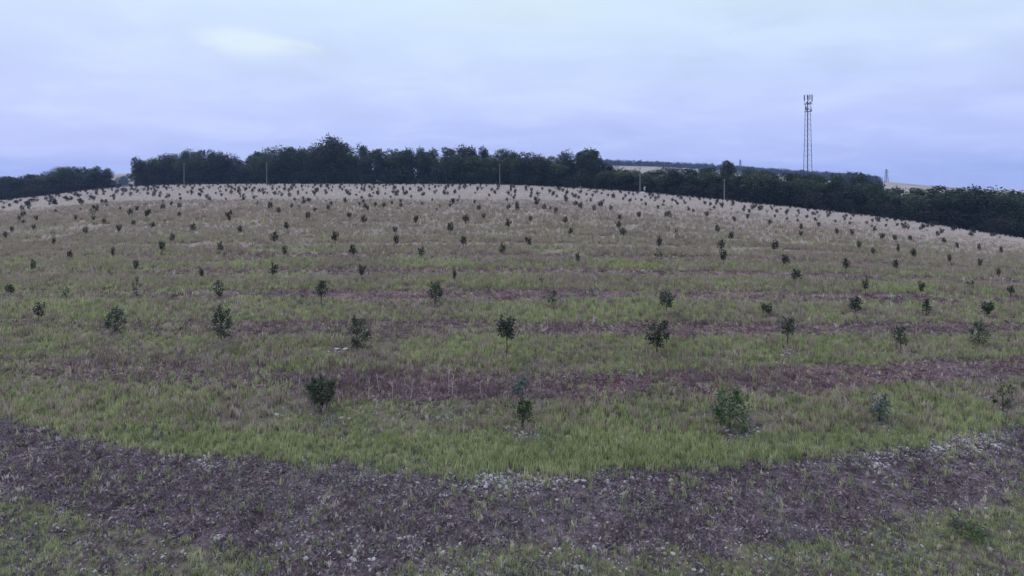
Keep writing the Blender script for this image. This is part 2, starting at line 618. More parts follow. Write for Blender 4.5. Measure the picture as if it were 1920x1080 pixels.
def scatter(name, meshes, pts, scale, idx, label, cat, zscale=None, tilt=.12):
    col = bpy.data.collections.new(name + '_source')      # not linked to the scene
    for i, m in enumerate(meshes):
        o = bpy.data.objects.new('%s_piece_%02d' % (name, i), m)
        col.objects.link(o)
    n = len(pts)
    me = bpy.data.meshes.new(name)
    me.vertices.add(n)
    me.vertices.foreach_set('co', np.asarray(pts, np.float32).ravel())
    a = me.attributes.new('pick', 'INT', 'POINT'); a.data.foreach_set('value', np.asarray(idx, np.int32))
    sv = np.stack([scale, scale, scale * (zscale if zscale is not None else 1)], 1)
    a = me.attributes.new('size', 'FLOAT_VECTOR', 'POINT'); a.data.foreach_set('vector', sv.astype(np.float32).ravel())
    rv = np.stack([rng.normal(0, tilt, n), rng.normal(0, tilt, n), rng.uniform(0, 6.283, n)], 1)
    a = me.attributes.new('turn', 'FLOAT_VECTOR', 'POINT'); a.data.foreach_set('vector', rv.astype(np.float32).ravel())
    o = bpy.data.objects.new(name, me)
    C.objects.link(o)
    ng = bpy.data.node_groups.new(name + '_scatter', 'GeometryNodeTree')
    ng.interface.new_socket('Geometry', in_out='INPUT', socket_type='NodeSocketGeometry')
    ng.interface.new_socket('Geometry', in_out='OUTPUT', socket_type='NodeSocketGeometry')
    g = NT(ng)
    gi = g.n('NodeGroupInput'); go = g.n('NodeGroupOutput')
    ci = g.n('GeometryNodeCollectionInfo')
    ci.inputs['Collection'].default_value = col
    ci.inputs['Separate Children'].default_value = True
    ci.inputs['Reset Children'].default_value = True
    ip = g.n('GeometryNodeInstanceOnPoints')
    ip.inputs['Pick Instance'].default_value = True

    def attr(nm, ty):
        nd = g.n('GeometryNodeInputNamedAttribute', data_type=ty)
        nd.inputs['Name'].default_value = nm
        return nd.outputs['Attribute']
    g.l(gi.outputs[0], ip.inputs['Points'])
    g.l(ci.outputs[0], ip.inputs['Instance'])
    g.l(attr('pick', 'INT'), ip.inputs['Instance Index'])
    er = g.n('FunctionNodeEulerToRotation')
    g.l(attr('turn', 'FLOAT_VECTOR'), er.inputs[0])
    g.l(er.outputs[0], ip.inputs['Rotation'])
    g.l(attr('size', 'FLOAT_VECTOR'), ip.inputs['Scale'])
    g.l(ip.outputs[0], go.inputs[0])
    md = o.modifiers.new('scatter', 'NODES')
    md.node_group = ng
    me.materials.append(meshes[0].materials[0])
    tag(o, label, cat, kind='stuff')
    return o


def rand_pts(n, y0, y1, margin=3.0):
    """random places over the seen part of the field between two distances (even over the ground)"""
    y = np.sqrt(rng.uniform(y0 ** 2, y1 ** 2, n))
    half = y * .875 + margin
    x = rng.uniform(-1, 1, n) * half
    return x, y


def ground_pts(x, y):
    z = height(x, y) + relief(x, y)
    return np.stack([x, y, z], 1)


# saplings marked in the photograph: crown centre, crown width and height, foot (photograph pixels)
NEAR = [  # cx, cy, w, h, base, style
    (605, 731, 54, 60, 768, 'ball'), (979, 752, 40, 82, 803, 'double'), (1370, 768, 76, 78, 808, 'green'),
    (1648, 762, 42, 48, 790, 'greyish'), (1880, 740, 40, 50, 772, 'sparse'),
    (72, 580, 20, 24, 604, 'leafy'), (215, 597, 38, 42, 628, 'leafy'), (415, 603, 42, 58, 642, 'leafy'),
    (671, 625, 42, 62, 659, 'tall'), (951, 613, 44, 34, 668, 'flat'), (1231, 627, 46, 40, 666, 'round'),
    (1476, 612, 30, 28, 658, 'round'), (1689, 628, 28, 32, 658, 'leafy'), (1838, 626, 32, 44, 652, 'tall'),
    (20, 540, 14, 13, 554, 'leafy'), (123, 547, 15, 16, 562, 'sparse'), (255, 537, 20, 36, 560, 'sparse'),
    (411, 540, 20, 30, 562, 'leafy'), (602, 540, 26, 30, 575, 'tall'), (815, 545, 32, 32, 574, 'leafy'),
    (1035, 555, 26, 26, 578, 'sparse'), (1250, 558, 31, 30, 592, 'round'), (1437, 577, 20, 17, 594, 'flat'),
    (1604, 570, 25, 24, 590, 'leafy'), (1736, 573, 15, 26, 592, 'tall'), (1850, 576, 25, 18, 596, 'flat'),
]
MIDDLE = [
    (62, 494, 12, 13), (255, 494, 13, 15), (378, 508, 12, 10), (514, 503, 18, 18), (679, 505, 18, 20), (852, 512, 5, 18),
    (1015, 520, 12, 12), (1494, 513, 24, 16), (1623, 531, 14, 13), (1729, 535, 14, 15), (1819, 528, 18, 18), (1895, 541, 14, 7),
    (131, 474, 12, 10), (212, 470, 9, 12), (304, 460, 15, 16), (413, 461, 14, 14), (533, 468, 14, 14), (661, 467, 16, 19),
    (790, 470, 18, 12), (942, 465, 16, 16), (1083, 480, 13, 13), (1234, 477, 22, 25), (1236, 452, 12, 20), (1357, 478, 18, 23),
    (1353, 457, 16, 17), (1452, 459, 16, 20), (1474, 485, 20, 14), (1586, 492, 15, 16), (1680, 493, 13, 14), (1713, 472, 14, 14),
    (1780, 482, 10, 12), (1838, 490, 10, 12), (1872, 507, 10, 12), (10, 438, 9, 10), (22, 428, 8, 9), (99, 435, 10, 9),
    (100, 450, 8, 9), (160, 430, 11, 13), (222, 427, 12, 12), (323, 444, 12, 12), (362, 425, 13, 13), (450, 428, 11, 13),
    (515, 443, 18, 19), (537, 422, 12, 13), (628, 443, 16, 22), (577, 403, 13, 12), (655, 402, 12, 9), (682, 411, 15, 16),
    (743, 449, 14, 20), (741, 429, 12, 9), (780, 411, 14, 18), (845, 425, 18, 17), (873, 410, 16, 17), (869, 449, 18, 14),
    (906, 404, 11, 9), (953, 418, 14, 18), (991, 450, 18, 16), (995, 409, 9, 10), (1069, 432, 13, 11), (1060, 411, 13, 11),
    (1042, 397, 10, 11), (1160, 420, 14, 13), (1168, 433, 16, 13), (1198, 402, 11, 10), (1253, 402, 18, 15), (1252, 425, 12, 15),
    (1267, 433, 14, 18), (1325, 401, 12, 10), (1345, 427, 12, 13), (1370, 440, 14, 12), (1377, 410, 10, 11), (1402, 405, 10, 11),
    (1443, 415, 9, 10), (1502, 424, 10, 11), (1502, 436, 10, 8), (1535, 420, 10, 10), (1569, 432, 10, 11), (1597, 434, 10, 10),
    (1640, 428, 9, 10), (1654, 442, 12, 12), (1678, 444, 10, 9), (1707, 445, 10, 9), (1611, 457, 11, 12), (1637, 468, 9, 9),
    (1684, 463, 6, 14), (1758, 437, 9, 10), (1770, 449, 9, 9), (1836, 462, 8, 12), (1878, 467, 8, 12), (1795, 458, 8, 9),
    (684, 385, 9, 9), (547, 385, 8, 8), (590, 392, 9, 7), (615, 388, 9, 9), (704, 382, 8, 8), (825, 385, 10, 9),
    (890, 378, 8, 8), (752, 384, 9, 8), (970, 388, 12, 14), (1042, 392, 9, 9), (1114, 390, 10, 11), (1162, 406, 10, 9),
    (286, 420, 12, 9), (310, 412, 11, 7), (336, 401, 8, 10), (370, 408, 8, 8), (430, 408, 9, 8), (433, 397, 7, 8),
    (195, 413, 9, 9), (250, 416, 10, 8), (142, 407, 8, 9), (68, 408, 8, 9), (63, 424, 9, 9), (36, 408, 8, 9),
]


def foot(px, base):
    return unproject(px, base)


SAPS = []      # (x, y, z, width, height, crown_start, style, tier)
for cx_, cy_, w_, h_, b_, st in NEAR:
    x, y, z = foot(cx_, b_)
    H = (b_ - (cy_ - h_ / 2)) / F * y
    SAPS.append((x, y, z, w_ / F * y, H, (b_ - (cy_ + h_ / 2)) / (b_ - (cy_ - h_ / 2)), st, 0))
for cx_, cy_, w_, h_ in MIDDLE:
    # the foot shows below the crown by about half a metre of stem
    b_ = cy_ + h_ / 2
    x, y, z = foot(cx_, b_ + 4)
    for _ in range(3):
        x, y, z = foot(cx_, b_ + .45 * F / y)
    H = max((b_ - cy_ + h_ / 2) / F * y + .45, .7)
    SAPS.append((x, y, z, max(w_ / F * y, .3), H, .45 / H, None, 1))
y_mid = 74.0
taken = np.array([(s[0], s[1]) for s in SAPS])
# the planting grid farther up the slope
far_saps = []
k = 0
yy = 60.0
rs = random.Random(11)
while yy < 250:
    for xx in np.arange(-230, 190, 4.6):
        x = xx + rs.uniform(-.9, .9); y = yy + rs.uniform(-1.0, 1.0)
        u = x / y
        if abs(u) > .93 or y > edge_y(u) - 4: continue
        row = HOR + F * (CAM_H - float(height(x, y))) / y
        lim = 400 + 25 * sstep(.1, .75, abs(u)) + 25 * sstep(.35, .85, u)
        if row > lim or rs.random() < .42: continue
        if np.min(np.hypot(taken[:, 0] - x, taken[:, 1] - y)) < 2.2: continue
        s = rs.choice((.6, .75, .9, 1.0, 1.15)) * rs.uniform(.85, 1.1)
        far_saps.append((x, y, float(height(x, y)), .82 * s, 1.25 * s, .4, None, 2))
    yy += PERIOD
far_saps.sort(key=lambda s: s[1])
n_single = 298 - len(SAPS)
SAPS += far_saps[:n_single]
REST = far_saps[n_single:]

# --- placements
BASES = np.array([(s[0], s[1]) for s in SAPS if s[7] == 0])


def near_base(x, y):
    d = np.full(x.shape, 9.0)
    for bx_, by_ in BASES:
        d = np.minimum(d, np.hypot((x - bx_) * .8, y - by_ + .25))
    return d


gr = [blade_tuft('grass_tuft_%d' % i, M['grass'], i, n=13, h=(.07, .30), w=.0068, spread=.09, lean=.45, segs=3) for i in range(5)]
P = []; S = []; I = []; ZS = []
for n, y0, y1, sc0 in ((30000, 8.2, 14, 1.0), (46000, 14, 24, 1.12), (46000, 24, 40, 1.5), (40000, 40, 76, 1.9)):
    x, y = rand_pts(n, y0, y1)
    b = bare_mask(x, y)
    patch = fbm(x * .45, y * .6, 51, 3)
    dens = (1 - b) * sstep(.20, .46, patch) + .07
    # the first grassy strip in front is thin and stony
    dens = np.where(row_coord(x, y) < 10.6, dens * .8, dens * .85)
    dens *= sstep(.15, .55, near_base(x, y)) * (1 - .85 * sstep(34, 76, y))
    k = rng.random(n) < dens
    x, y = x[k], y[k]
    P.append(ground_pts(x, y))
    lush = fbm(x * .3, y * .4, 71, 2)
    S.append(sc0 * rng.uniform(.55, 1.1, len(x)) * (.42 + .56 * lush) * np.where(row_coord(x, y) < 10.4, .72, 1))
    I.append(rng.integers(0, 5, len(x)))
scatter('grass', gr, np.concatenate(P), np.concatenate(S), np.concatenate(I),
        'green grass growing along the sapling rows', 'grass')

fg = [blade_tuft('field_tuft_%d' % i, M['grass_far'], 20 + i, n=16, h=(.15, .42), w=.010, spread=.16, lean=.4, seeds=(i % 2 == 0)) for i in range(5)]
P = []; S = []; I = []
for n, y0, y1, sc0 in ((9000, 14, 30, .8), (42000, 30, 60, 1.0), (34000, 60, 110, 1.4)):
    x, y = rand_pts(n, y0, y1)
    b = bare_mask(x, y)
    k = (rng.random(n) < (.95 - .55 * b * (1 - sstep(34, 70, y)) - .35 * b) * sstep(.2, .5, fbm(x * .25, y * .4, 53, 3))) & (y < edge_y(x / y) - 3)
    k &= rng.random(n) < 1 - .8 * dry_mask(x, y)
    x, y = x[k], y[k]
    P.append(ground_pts(x, y)); S.append(sc0 * rng.uniform(.6, 1.15, len(x))); I.append(rng.integers(0, 5, len(x)))
scatter('meadow_grass', fg, np.concatenate(P), np.concatenate(S), np.concatenate(I),
        'olive brown grass going to seed on the slope', 'grass')

st = [blade_tuft('straw_tuft_%d' % i, M['straw'], 40 + i, n=12, h=(.2, .5), w=.009, spread=.12, lean=.5, seeds=True) for i in range(4)]
P = []; S = []; I = []
for n, y0, y1, sc0, pr in ((4500, 9, 22, .42, .45), (9000, 22, 60, .6, .45), (52000, 50, 130, 1.15, .95), (34000, 130, 248, 1.6, .95)):
    x, y = rand_pts(n, y0, y1)
    k = (rng.random(n) < np.where(y < 60, pr * sstep(.4, .7, fbm(x * .4, y * .4, 57, 3)), pr * dry_mask(x, y) ** 1.3)) & (y < edge_y(x / y) - 3)
    x, y = x[k], y[k]
    P.append(ground_pts(x, y)); S.append(sc0 * rng.uniform(.5, 1.1, len(x))); I.append(rng.integers(0, 4, len(x)))
scatter('dry_grass', st, np.concatenate(P), np.concatenate(S), np.concatenate(I),
        'pale dry grass covering the upper slope', 'dry grass')

dw = [weed_tuft('dead_weed_%d' % i, M['dead'], 60 + i, 20, .10, .03) for i in range(5)]
dw += [blade_tuft('dead_stalks_%d' % i, M['dead'], 70 + i, n=8, h=(.05, .16), w=.004, spread=.08, lean=.9) for i in range(3)]
P = []; S = []; I = []
for n, y0, y1, sc0 in ((30000, 8.2, 14, 1.0), (40000, 14, 24, 1.2), (26000, 24, 42, 1.7)):
    x, y = rand_pts(n, y0, y1)
    k = rng.random(n) < (.12 + .88 * bare_mask(x, y)) * (.35 + .65 * sstep(.25, .6, fbm(x * .8, y * .8, 59, 3)))
    x, y = x[k], y[k]
    P.append(ground_pts(x, y)); S.append(sc0 * rng.uniform(.6, 1.3, len(x))); I.append(rng.integers(0, 8, len(x)))
x = rng.uniform(-16, 9, 3800); rr_ = rng.normal(16.9, .7 + .5 * (x < -4), 3800)
y = rr_ + .0155 * (1 - sstep(11.5, 25, rr_)) * x * x
k = rng.random(3800) < sstep(.38, .6, fbm(x * .4, y * .5, 62, 3)) * (.35 + .65 * sstep(2, -6, x))
x, y = x[k], y[k]
P.append(ground_pts(x, y)); S.append(rng.uniform(1.2, 2.4, len(x))); I.append(rng.integers(5, 8, len(x)))
P = np.concatenate(P); S = np.concatenate(S); I = np.concatenate(I)
fr = row_coord(P[:, 0], P[:, 1]) < 13.9
rw = []
for m_ in dw:
    m2_ = m_.copy(); m2_.materials.clear(); m2_.materials.append(M['russet']); rw.append(m2_)
scatter('russet_weeds', rw, P[~fr], S[~fr], I[~fr], 'russet dead weeds on the narrow strips between the sapling rows', 'weeds')
scatter('dead_weeds', dw, P[fr], S[fr], I[fr],
        'grey brown dead weeds lying on the wide stony strip', 'weeds')

pw = [weed_tuft('pale_weed_%d' % i, M['bract'], 80 + i, 14, .09, .026) for i in range(4)]
P = []; S = []; I = []
for n, y0, y1 in ((14000, 8.2, 16), (9000, 16, 30)):
    x, y = rand_pts(n, y0, y1)
    k = rng.random(n) < .9 * sstep(.46, .66, fbm(x * .6, y * .8, 63, 3)) + .12
    x, y = x[k], y[k]
    P.append(ground_pts(x, y)); S.append(rng.uniform(.6, 1.4, len(x))); I.append(rng.integers(0, 4, len(x)))
scatter('grey_weeds', pw, np.concatenate(P), np.concatenate(S), np.concatenate(I),
        'grey green creeping weeds in patches on the soil', 'weeds')

STONES = [stone_mesh('stone_%d' % i, 90 + i) for i in range(6)]
P = []; S = []; I = []
for n, y0, y1 in ((26000, 8.2, 14), (16000, 14, 24), (9000, 24, 36)):
    x, y = rand_pts(n, y0, y1)
    b = bare_mask(x, y)
    band = np.exp(-((row_coord(x, y) - 12.1) / .55) ** 2) * sstep(.40, .62, fbm(x * .22, y * .3, 65, 2))
    lo = np.where(row_coord(x, y) < 10.4, .35 * sstep(.48, .66, fbm(x * .5, y * .6, 67, 3)), 0)
    nb = np.exp(-(near_base(x, y) / .62) ** 2) * 1.2
    pr = .045 + .22 * b * sstep(.45, .7, fbm(x * .7, y * .9, 69, 3)) + .85 * band + lo + nb
    k = rng.random(n) < pr
    x, y = x[k], y[k]
    q = ground_pts(x, y); q[:, 2] += .004
    P.append(q); S.append(np.clip(rng.lognormal(-3.45, .42, len(x)), .015, .12)); I.append(rng.integers(0, 6, len(x)))
for bx_, by_ in BASES:
    n = int(95 * min(1, 16 / by_)) if rng.random() < .7 else 18
    x = bx_ + rng.normal(rng.uniform(-.5, .3), .55, n); y = by_ - .25 + rng.normal(0, .28, n)
    q = ground_pts(x, y); q[:, 2] += .006
    P.append(q); S.append(np.clip(rng.lognormal(-3.0, .4, n), .03, .14)); I.append(rng.integers(0, 6, n))
for rc, yn, n0 in ((11.95, .30, 9000), (9.75, .5, 2400), (17.7, .22, 2200), (23.3, .2, 2500)):
    x = rng.uniform(-rc, rc, n0); rr_ = rc + rng.normal(0, yn, n0)
    y = rr_ + .0155 * (1 - sstep(11.5, 25, rr_)) * x * x
    k = rng.random(n0) < np.maximum(sstep(.46, .66, fbm(x * .3 + rc, y * .5, 66, 3)) * .8, .8 * np.exp(-((x - .2) / 2.3) ** 2) * (rc == 11.95) * sstep(.3, .6, fbm(x * 1.3, y * 1.3, 68, 2)))
    x, y = x[k], y[k]
    q = ground_pts(x, y); q[:, 2] += .008
    P.append(q); S.append(np.clip(rng.lognormal(-3.05, .42, len(x)), .025, .14)); I.append(rng.integers(0, 6, len(x)))
scatter('gravel', STONES, np.concatenate(P), np.concatenate(S), np.concatenate(I),
        'pale limestone chips strewn over the bare strips', 'gravel', tilt=.3)

# the larger stones one by one
BIG = [(1095, 905, 13), (1370, 940, 12), (410, 1013, 18), (1060, 898, 11), (835, 930, 11), (825, 928, 9), (850, 925, 9),
       (576, 956, 12), (605, 898, 11), (634, 909, 8), (616, 934, 8), (1080, 905, 11), (1045, 940, 10), (1198, 922, 9),
       (1225, 925, 10), (1252, 933, 9), (1260, 910, 9), (219, 832, 11), (292, 840, 9), (251, 955, 9), (300, 915, 8),
       (1050, 1032, 10), (1040, 1032, 8), (1315, 1072, 12), (1300, 1074, 10), (1657, 910, 8), (1760, 985, 8), (720, 1058, 11),
       (1160, 880, 10), (1085, 902, 9), (640, 787, 12), (655, 788, 10), (1358, 803, 12), (1368, 806, 10), (1035, 805, 9),
       (945, 668, 12), (955, 670, 9), (632, 656, 12), (648, 657, 12), (1220, 668, 10), (1478, 665, 10), (1465, 668, 9)]
for i, (px, py, s) in enumerate(BIG):
    x, y, z = unproject(px, py)
    z = ground_pts(np.array([x]), np.array([y]))[0, 2]
    o = inst(STONES[i % 6], 'stone')
    d = s / F * y
    o.location = (x, y, z + d * .12)
    o.scale = (d, d * .9, d * .8)
    o.rotation_euler = (0, 0, i * 1.7)
    strip = i < 30
    if py > 1000: lab, grp = 'pale limestone lump lying in the thin stony turf below the dark strip', 'stones in the stony turf'
    elif py > 815: lab, grp = 'pale limestone lump lying on the dark bare strip of soil', 'stones on the dark strip'
    else: lab, grp = 'pale limestone lump lying at the foot of a sapling', 'stones at sapling feet'
    tag(o, lab, 'stone', grp)

# ------------------------------------------------------------------ saplings
def leaf_quad(v, f, p, d, s, L, W):
    b = len(v)
    up = d.cross(s) * (W * .35)
    v += [p, p + d * (L * .5) + s * W + up, p + d * L, p + d * (L * .5) - s * W + up]
    f += [(b, b + 1, b + 2), (b, b + 2, b + 3)]


def sapling_meshes(seed, W, H, c0, style, n_leaf=None, leaf=None):
    """stem and crown of a young tree, W wide, H high, crown from c0*H"""
    r = random.Random(seed)
    zc0 = max(c0, .06) * H
    ch = H - zc0
    shape = {'dense': .95, 'round': .9, 'green': .9, 'leafy': .7, 'tall': .75, 'flat': .7, 'sparse': .35, 'double': .8, 'greyish': .5}.get(style, .75)
    mb = MB()
    bend = Vector((r.uniform(-.05, .05), r.uniform(-.05, .05), 0)) * H
    top = Vector((0, 0, zc0 + ch * .8)) + bend
    pts = [Vector((0, 0, -.08)), Vector((0, 0, zc0 * .5)) + bend * .2, Vector((0, 0, zc0)) + bend * .5, top]
    r0 = .011 + .007 * H
    mb.tube(pts, [r0 * 1.15, r0, r0 * .8, r0 * .25], 6)
    lobes = []
    nb = 11 if style != 'sparse' else 7
    if style == 'double':
        for q in range(7):
            a = r.uniform(0, 6.28)
            lobes.append((Vector((math.cos(a) * W * .25, math.sin(a) * W * .25, zc0 + ch * r.uniform(.05, .4))) + bend * .6, W * .24))
        for q in range(6):
            a = r.uniform(0, 6.28)
            lobes.append((Vector((-W * .1 + math.cos(a) * W * .22, math.sin(a) * W * .22, zc0 + ch * r.uniform(.66, .96))) + bend, W * .17))
    else:
        for q in range(nb):
            a = q * 2.4 + r.uniform(-.4, .4)
            h = (q + .5) / nb
            if style == 'flat': prof = .55 + .45 * h
            elif style in ('round', 'ball'): prof = math.sqrt(max(.15, 1 - (2 * h - 1) ** 2))
            elif style == 'tall': prof = .45 + .55 * math.sin(math.pi * min(1, h * 1.1 + .1))
            else: prof = .35 + .65 * math.sin(math.pi * (h * .85 + .12))
            rad = W * .5 * prof * r.uniform(.45, .85)
            hz_ = .06 + .86 * h
            if style == 'ball':
                rad = W * .5 * prof * r.uniform(.55, .8); hz_ = .16 + .62 * h
            lobes.append((Vector((math.cos(a) * rad, math.sin(a) * rad, zc0 + ch * hz_)) + bend * h, W * r.uniform(.11, .22) * (.8 if style == 'sparse' else 1)))
    for c_, rr in lobes:
        hb = max(zc0 * .85, c_.z - ch * .3)
        mb.tube([Vector((0, 0, hb)) + bend * .6, (Vector((0, 0, hb)) + bend * .6) * .4 + c_ * .6 + Vector((0, 0, .02)), c_], [r0 * .45, r0 * .3, r0 * .12], 4, False)
    v = []; f = []
    shoots = []
    for q in range(6):
        c_, rr = lobes[r.randrange(len(lobes))]
        e = c_ + Vector((c_.x * .5 + r.gauss(0, .06 * W), c_.y * .5 + r.gauss(0, .06 * W), rr * r.uniform(1.0, 1.7)))
        mb.tube([c_, e], [r0 * .14, r0 * .08], 4, False)
        shoots.append((c_, e))
    N = n_leaf or int(760 * shape)
    L0 = leaf or .085
    for i in range(N):
        c_, rr = lobes[r.randrange(len(lobes))]
        dv_ = Vector((r.gauss(0, 1), r.gauss(0, 1), r.gauss(0, 1))).normalized()
        p_ = c_ + dv_ * rr * (r.uniform(.25, 1.0) if r.random() < .85 else r.uniform(1.0, 1.5))
        if r.random() < .14:
            a_, e_ = shoots[r.randrange(6)]
            p_ = a_.lerp(e_, r.random())
        d = (dv_ + Vector((r.gauss(0, .6), r.gauss(0, .6), r.gauss(-.15, .5)))).normalized()
        s = d.cross(Vector((r.gauss(0, .5), r.gauss(0, .5), 1))).normalized()
        leaf_quad(v, f, p_, d, s, L0 * r.uniform(.6, 1.25), L0 * r.uniform(.26, .42))
    return mb, v, f


def leaf_mesh(name, v, f, mat):
    me = bpy.data.meshes.new(name)
    me.from_pydata([tuple(q) for q in v], [], f)
    me.update()
    me.materials.append(mat)
    return me


STY = {'dense': 'dense dark oval crown', 'double': 'crown in two clumps one above the other', 'green': 'broad bushy green crown',
       'greyish': 'thin grey green crown', 'sparse': 'thin see-through crown', 'leafy': 'loose upright crown', 'tall': 'narrow tall crown',
       'flat': 'flat spreading crown', 'round': 'round crown on a bare stem'}
NEAR_LABEL = [
    'dense dark oval sapling beside a stony patch, in the front row',
    'sapling with a grey upper clump above a green lower clump, in the front row',
    'broad bushy bright green sapling with stones at its foot, in the front row',
    'thin grey green sapling standing between the bushy one and the end of the front row',
    'thin sparse sapling last in the front row, past the grey green one',
    'small compact sapling at the far left end of the second row'.replace('far left', 'lower wood'),
    'loose bluish sapling second from the lower wood end of the second row',
    'upright leafy sapling with pale stones under it, in the second row',
    'tall narrow sapling with a patch of stones beside its stem, in the second row',
    'flat topped sapling on a bare stem over a patch of stones, in the second row',
    'round headed sapling on a short bare stem beside the flat topped one',
    'small round sapling on a long thin stem, in the second row',
    'small loose sapling between the thin stemmed one and the open tall one in second row',
    'open tall sapling at the mast side end of the second row',
    'tiny dark sapling at the lower wood end of the third row',
    'faint tiny sapling beside the tiny dark one in the third row',
    'faint tall thin sapling among green grass in the third row',
    'small dark upright sapling above the upright leafy one, in the third row',
    'dark narrow sapling on a clear stem above the tall narrow one, in the third row',
    'leaning leafy sapling by the purple strip, in the middle of the third row',
    'very sparse twiggy sapling between two leafy ones in the third row',
    'dark round sapling on a stem, darkest of the third row',
    'low flat sapling just past the dark round one in the third row',
    'loose wide sapling between the low flat one and the slim one in the third row',
    'slim upright sapling in the green strip of the third row',
    'low spreading sapling at the mast side end of the third row',
]
# shared forms for the many saplings up the slope
PROTO = []
for i, sty in enumerate(('round', 'leafy', 'flat', 'dense', 'tall', 'leafy', 'sparse', 'round', 'flat', 'dense')):
    mb, v, f = sapling_meshes(300 + i, 1.0, 1.35, .5, sty, n_leaf=int({'sparse': 110}.get(sty, 430)), leaf=.13)
    PROTO.append((mb.mesh('sapling_stem', M['stem']), leaf_mesh('sapling_crown', v, f, M['sapling_far'])))
rs = random.Random(5)
for i, (x, y, z, W, H, c0, sty, tier) in enumerate(SAPS):
    root = empty('sapling', (x, y, z), 0 if tier == 0 else rs.uniform(0, 6.28))
    if tier == 0:
        mb, v, f = sapling_meshes(100 + i, W, H, c0, sty, n_leaf=int(min(1.3, max(.3, (W / .75) ** 2)) * {'ball': 1500, 'dense': 1300, 'green': 760, 'double': 1300, 'sparse': 260, 'greyish': 520}.get(sty, 640)), leaf=.075 if y < 18 else .085)
        mb.build('trunk', M['stem'], root)
        if sty == 'double':      # the upper clump is greyer
            cut = c0 * H + (H - c0 * H) * .55
            fu = [ff for ff in f if v[ff[0]].z > cut]; f = [ff for ff in f if v[ff[0]].z <= cut]
            inst(leaf_mesh('upper_crown', v, fu, M['sapling_grey']), 'upper_crown', root)['label'] = 'thin grey green upper clump'
        inst(leaf_mesh('crown', v, f, M[{'green': 'sapling_green', 'greyish': 'sapling_grey', 'double': 'sapling_green'}.get(sty, 'sapling')]), 'crown', root)
        tag(root, NEAR_LABEL[i], 'sapling', 'saplings planted in rows')
    else:
        pi_ = rs.randrange(10)
        a, b = PROTO[pi_]
        for m_, nm in ((a, 'trunk'), (b, 'crown')):
            inst(m_, nm, root)
        root.scale = (W * .84, W * .84, H * .92 / 1.35)
        if tier == 1 and y < 60:
            look = ('round headed', 'loose leafy', 'flat topped', 'dense oval', 'narrow upright', 'open leafy', 'sparse twiggy', 'rounded', 'spreading', 'compact')[pi_]
            size = 'low' if H < 1.05 else ('medium high' if H < 1.35 else 'tall')
            lab = '%s %s dark sapling on the brown and green middle slope' % (size, look)
            tag(root, lab, 'sapling', 'middle slope: %s %s saplings' % (size, look))
        else:
            tag(root, 'small dark sapling among those standing where the slope turns pale and dry', 'sapling', 'saplings on the upper slope')
# all the rest, too many and too small to pick apart
tiny = []
for i in range(5):
    mb, v, f = sapling_meshes(400 + i, .8, 1.2, .42, ('round', 'leafy', 'flat', 'dense', 'tall')[i], n_leaf=150, leaf=.20)
    mb2 = MB(); mb2.tube([(0, 0, -.05), (0, 0, 1.0)], [.03, .02], 4)
    nv = len(v)
    v2 = v + mb2.v; f2 = f + [tuple(q + nv for q in ff) for ff in mb2.f]
    tiny.append(leaf_mesh('far_sapling_%d' % i, v2, f2, M['sapling_far']))
q = np.array([(s[0], s[1], s[2]) for s in REST])
sc1 = np.array([s[3] / .8 for s in REST])
scatter('far_saplings', tiny, q, sc1, rng.integers(0, 5, len(q)), 'mass of tiny dark saplings dotting the pale top of the slope', 'saplings', tilt=.03)

# leafy green weed clump in the stony turf
x, y, z = unproject(1822, 1008)
root = empty('weed_clump', (x, y, z))
mb, v, f = sapling_meshes(450, 80 / F * y, 26 / F * y, .06, 'leafy', n_leaf=230, leaf=.06)
mb.build('stem', M['stem'], root)
inst(leaf_mesh('foliage', v, f, M['sapling_green']), 'foliage', root)
tag(root, 'low leafy dark green weed clump in the stony turf below the dark strip', 'weed')

# ------------------------------------------------------------------ dry weed stalks standing by the bare strip
def dry_weed_mesh(seed, H):
    r = random.Random(seed)
    mb = MB()
    lean = Vector((r.uniform(-.2, .2), r.uniform(-.1, .1), 1)) * H
    p = [Vector((0, 0, 0)), lean * .5 + Vector((r.uniform(-.02, .02), 0, 0)), lean]
    mb.tube(p, [.009, .007, .004], 5)
    for k_ in range(r.randint(5, 8)):
        t_ = r.uniform(.3, .95)
        s = lean * t_
        a = r.uniform(0, 6.28)
        e = s + Vector((math.cos(a), math.sin(a), r.uniform(.3, 1.1))) * H * r.uniform(.12, .3)
        mb.tube([s, (s + e) * .5 + Vector((0, 0, .015)), e], [.005, .004, .003], 4)
    return mb


for i, (px, pt, pb) in enumerate(((769, 712, 752), (848, 700, 742), (842, 690, 735), (712, 702, 738), (1102, 605, 632), (1015, 700, 732), (690, 705, 745), (735, 715, 750), (900, 712, 745), (560, 690, 730))):
    x, y, z = unproject(px, pb)
    H = (pb - pt) / F * y
    o = dry_weed_mesh(500 + i, H).build('dry_weed', M['straw'])
    o.location = (x, y, z - .02)
    if i == 4: tag(o, 'pale forked dead weed standing in the narrow purple strip behind the second row', 'weed', 'dead weed stalks')
    else: tag(o, 'thin pale dead weed stalk standing on the purple strip behind the front row', 'weed', 'dead weed stalks on the purple strip')

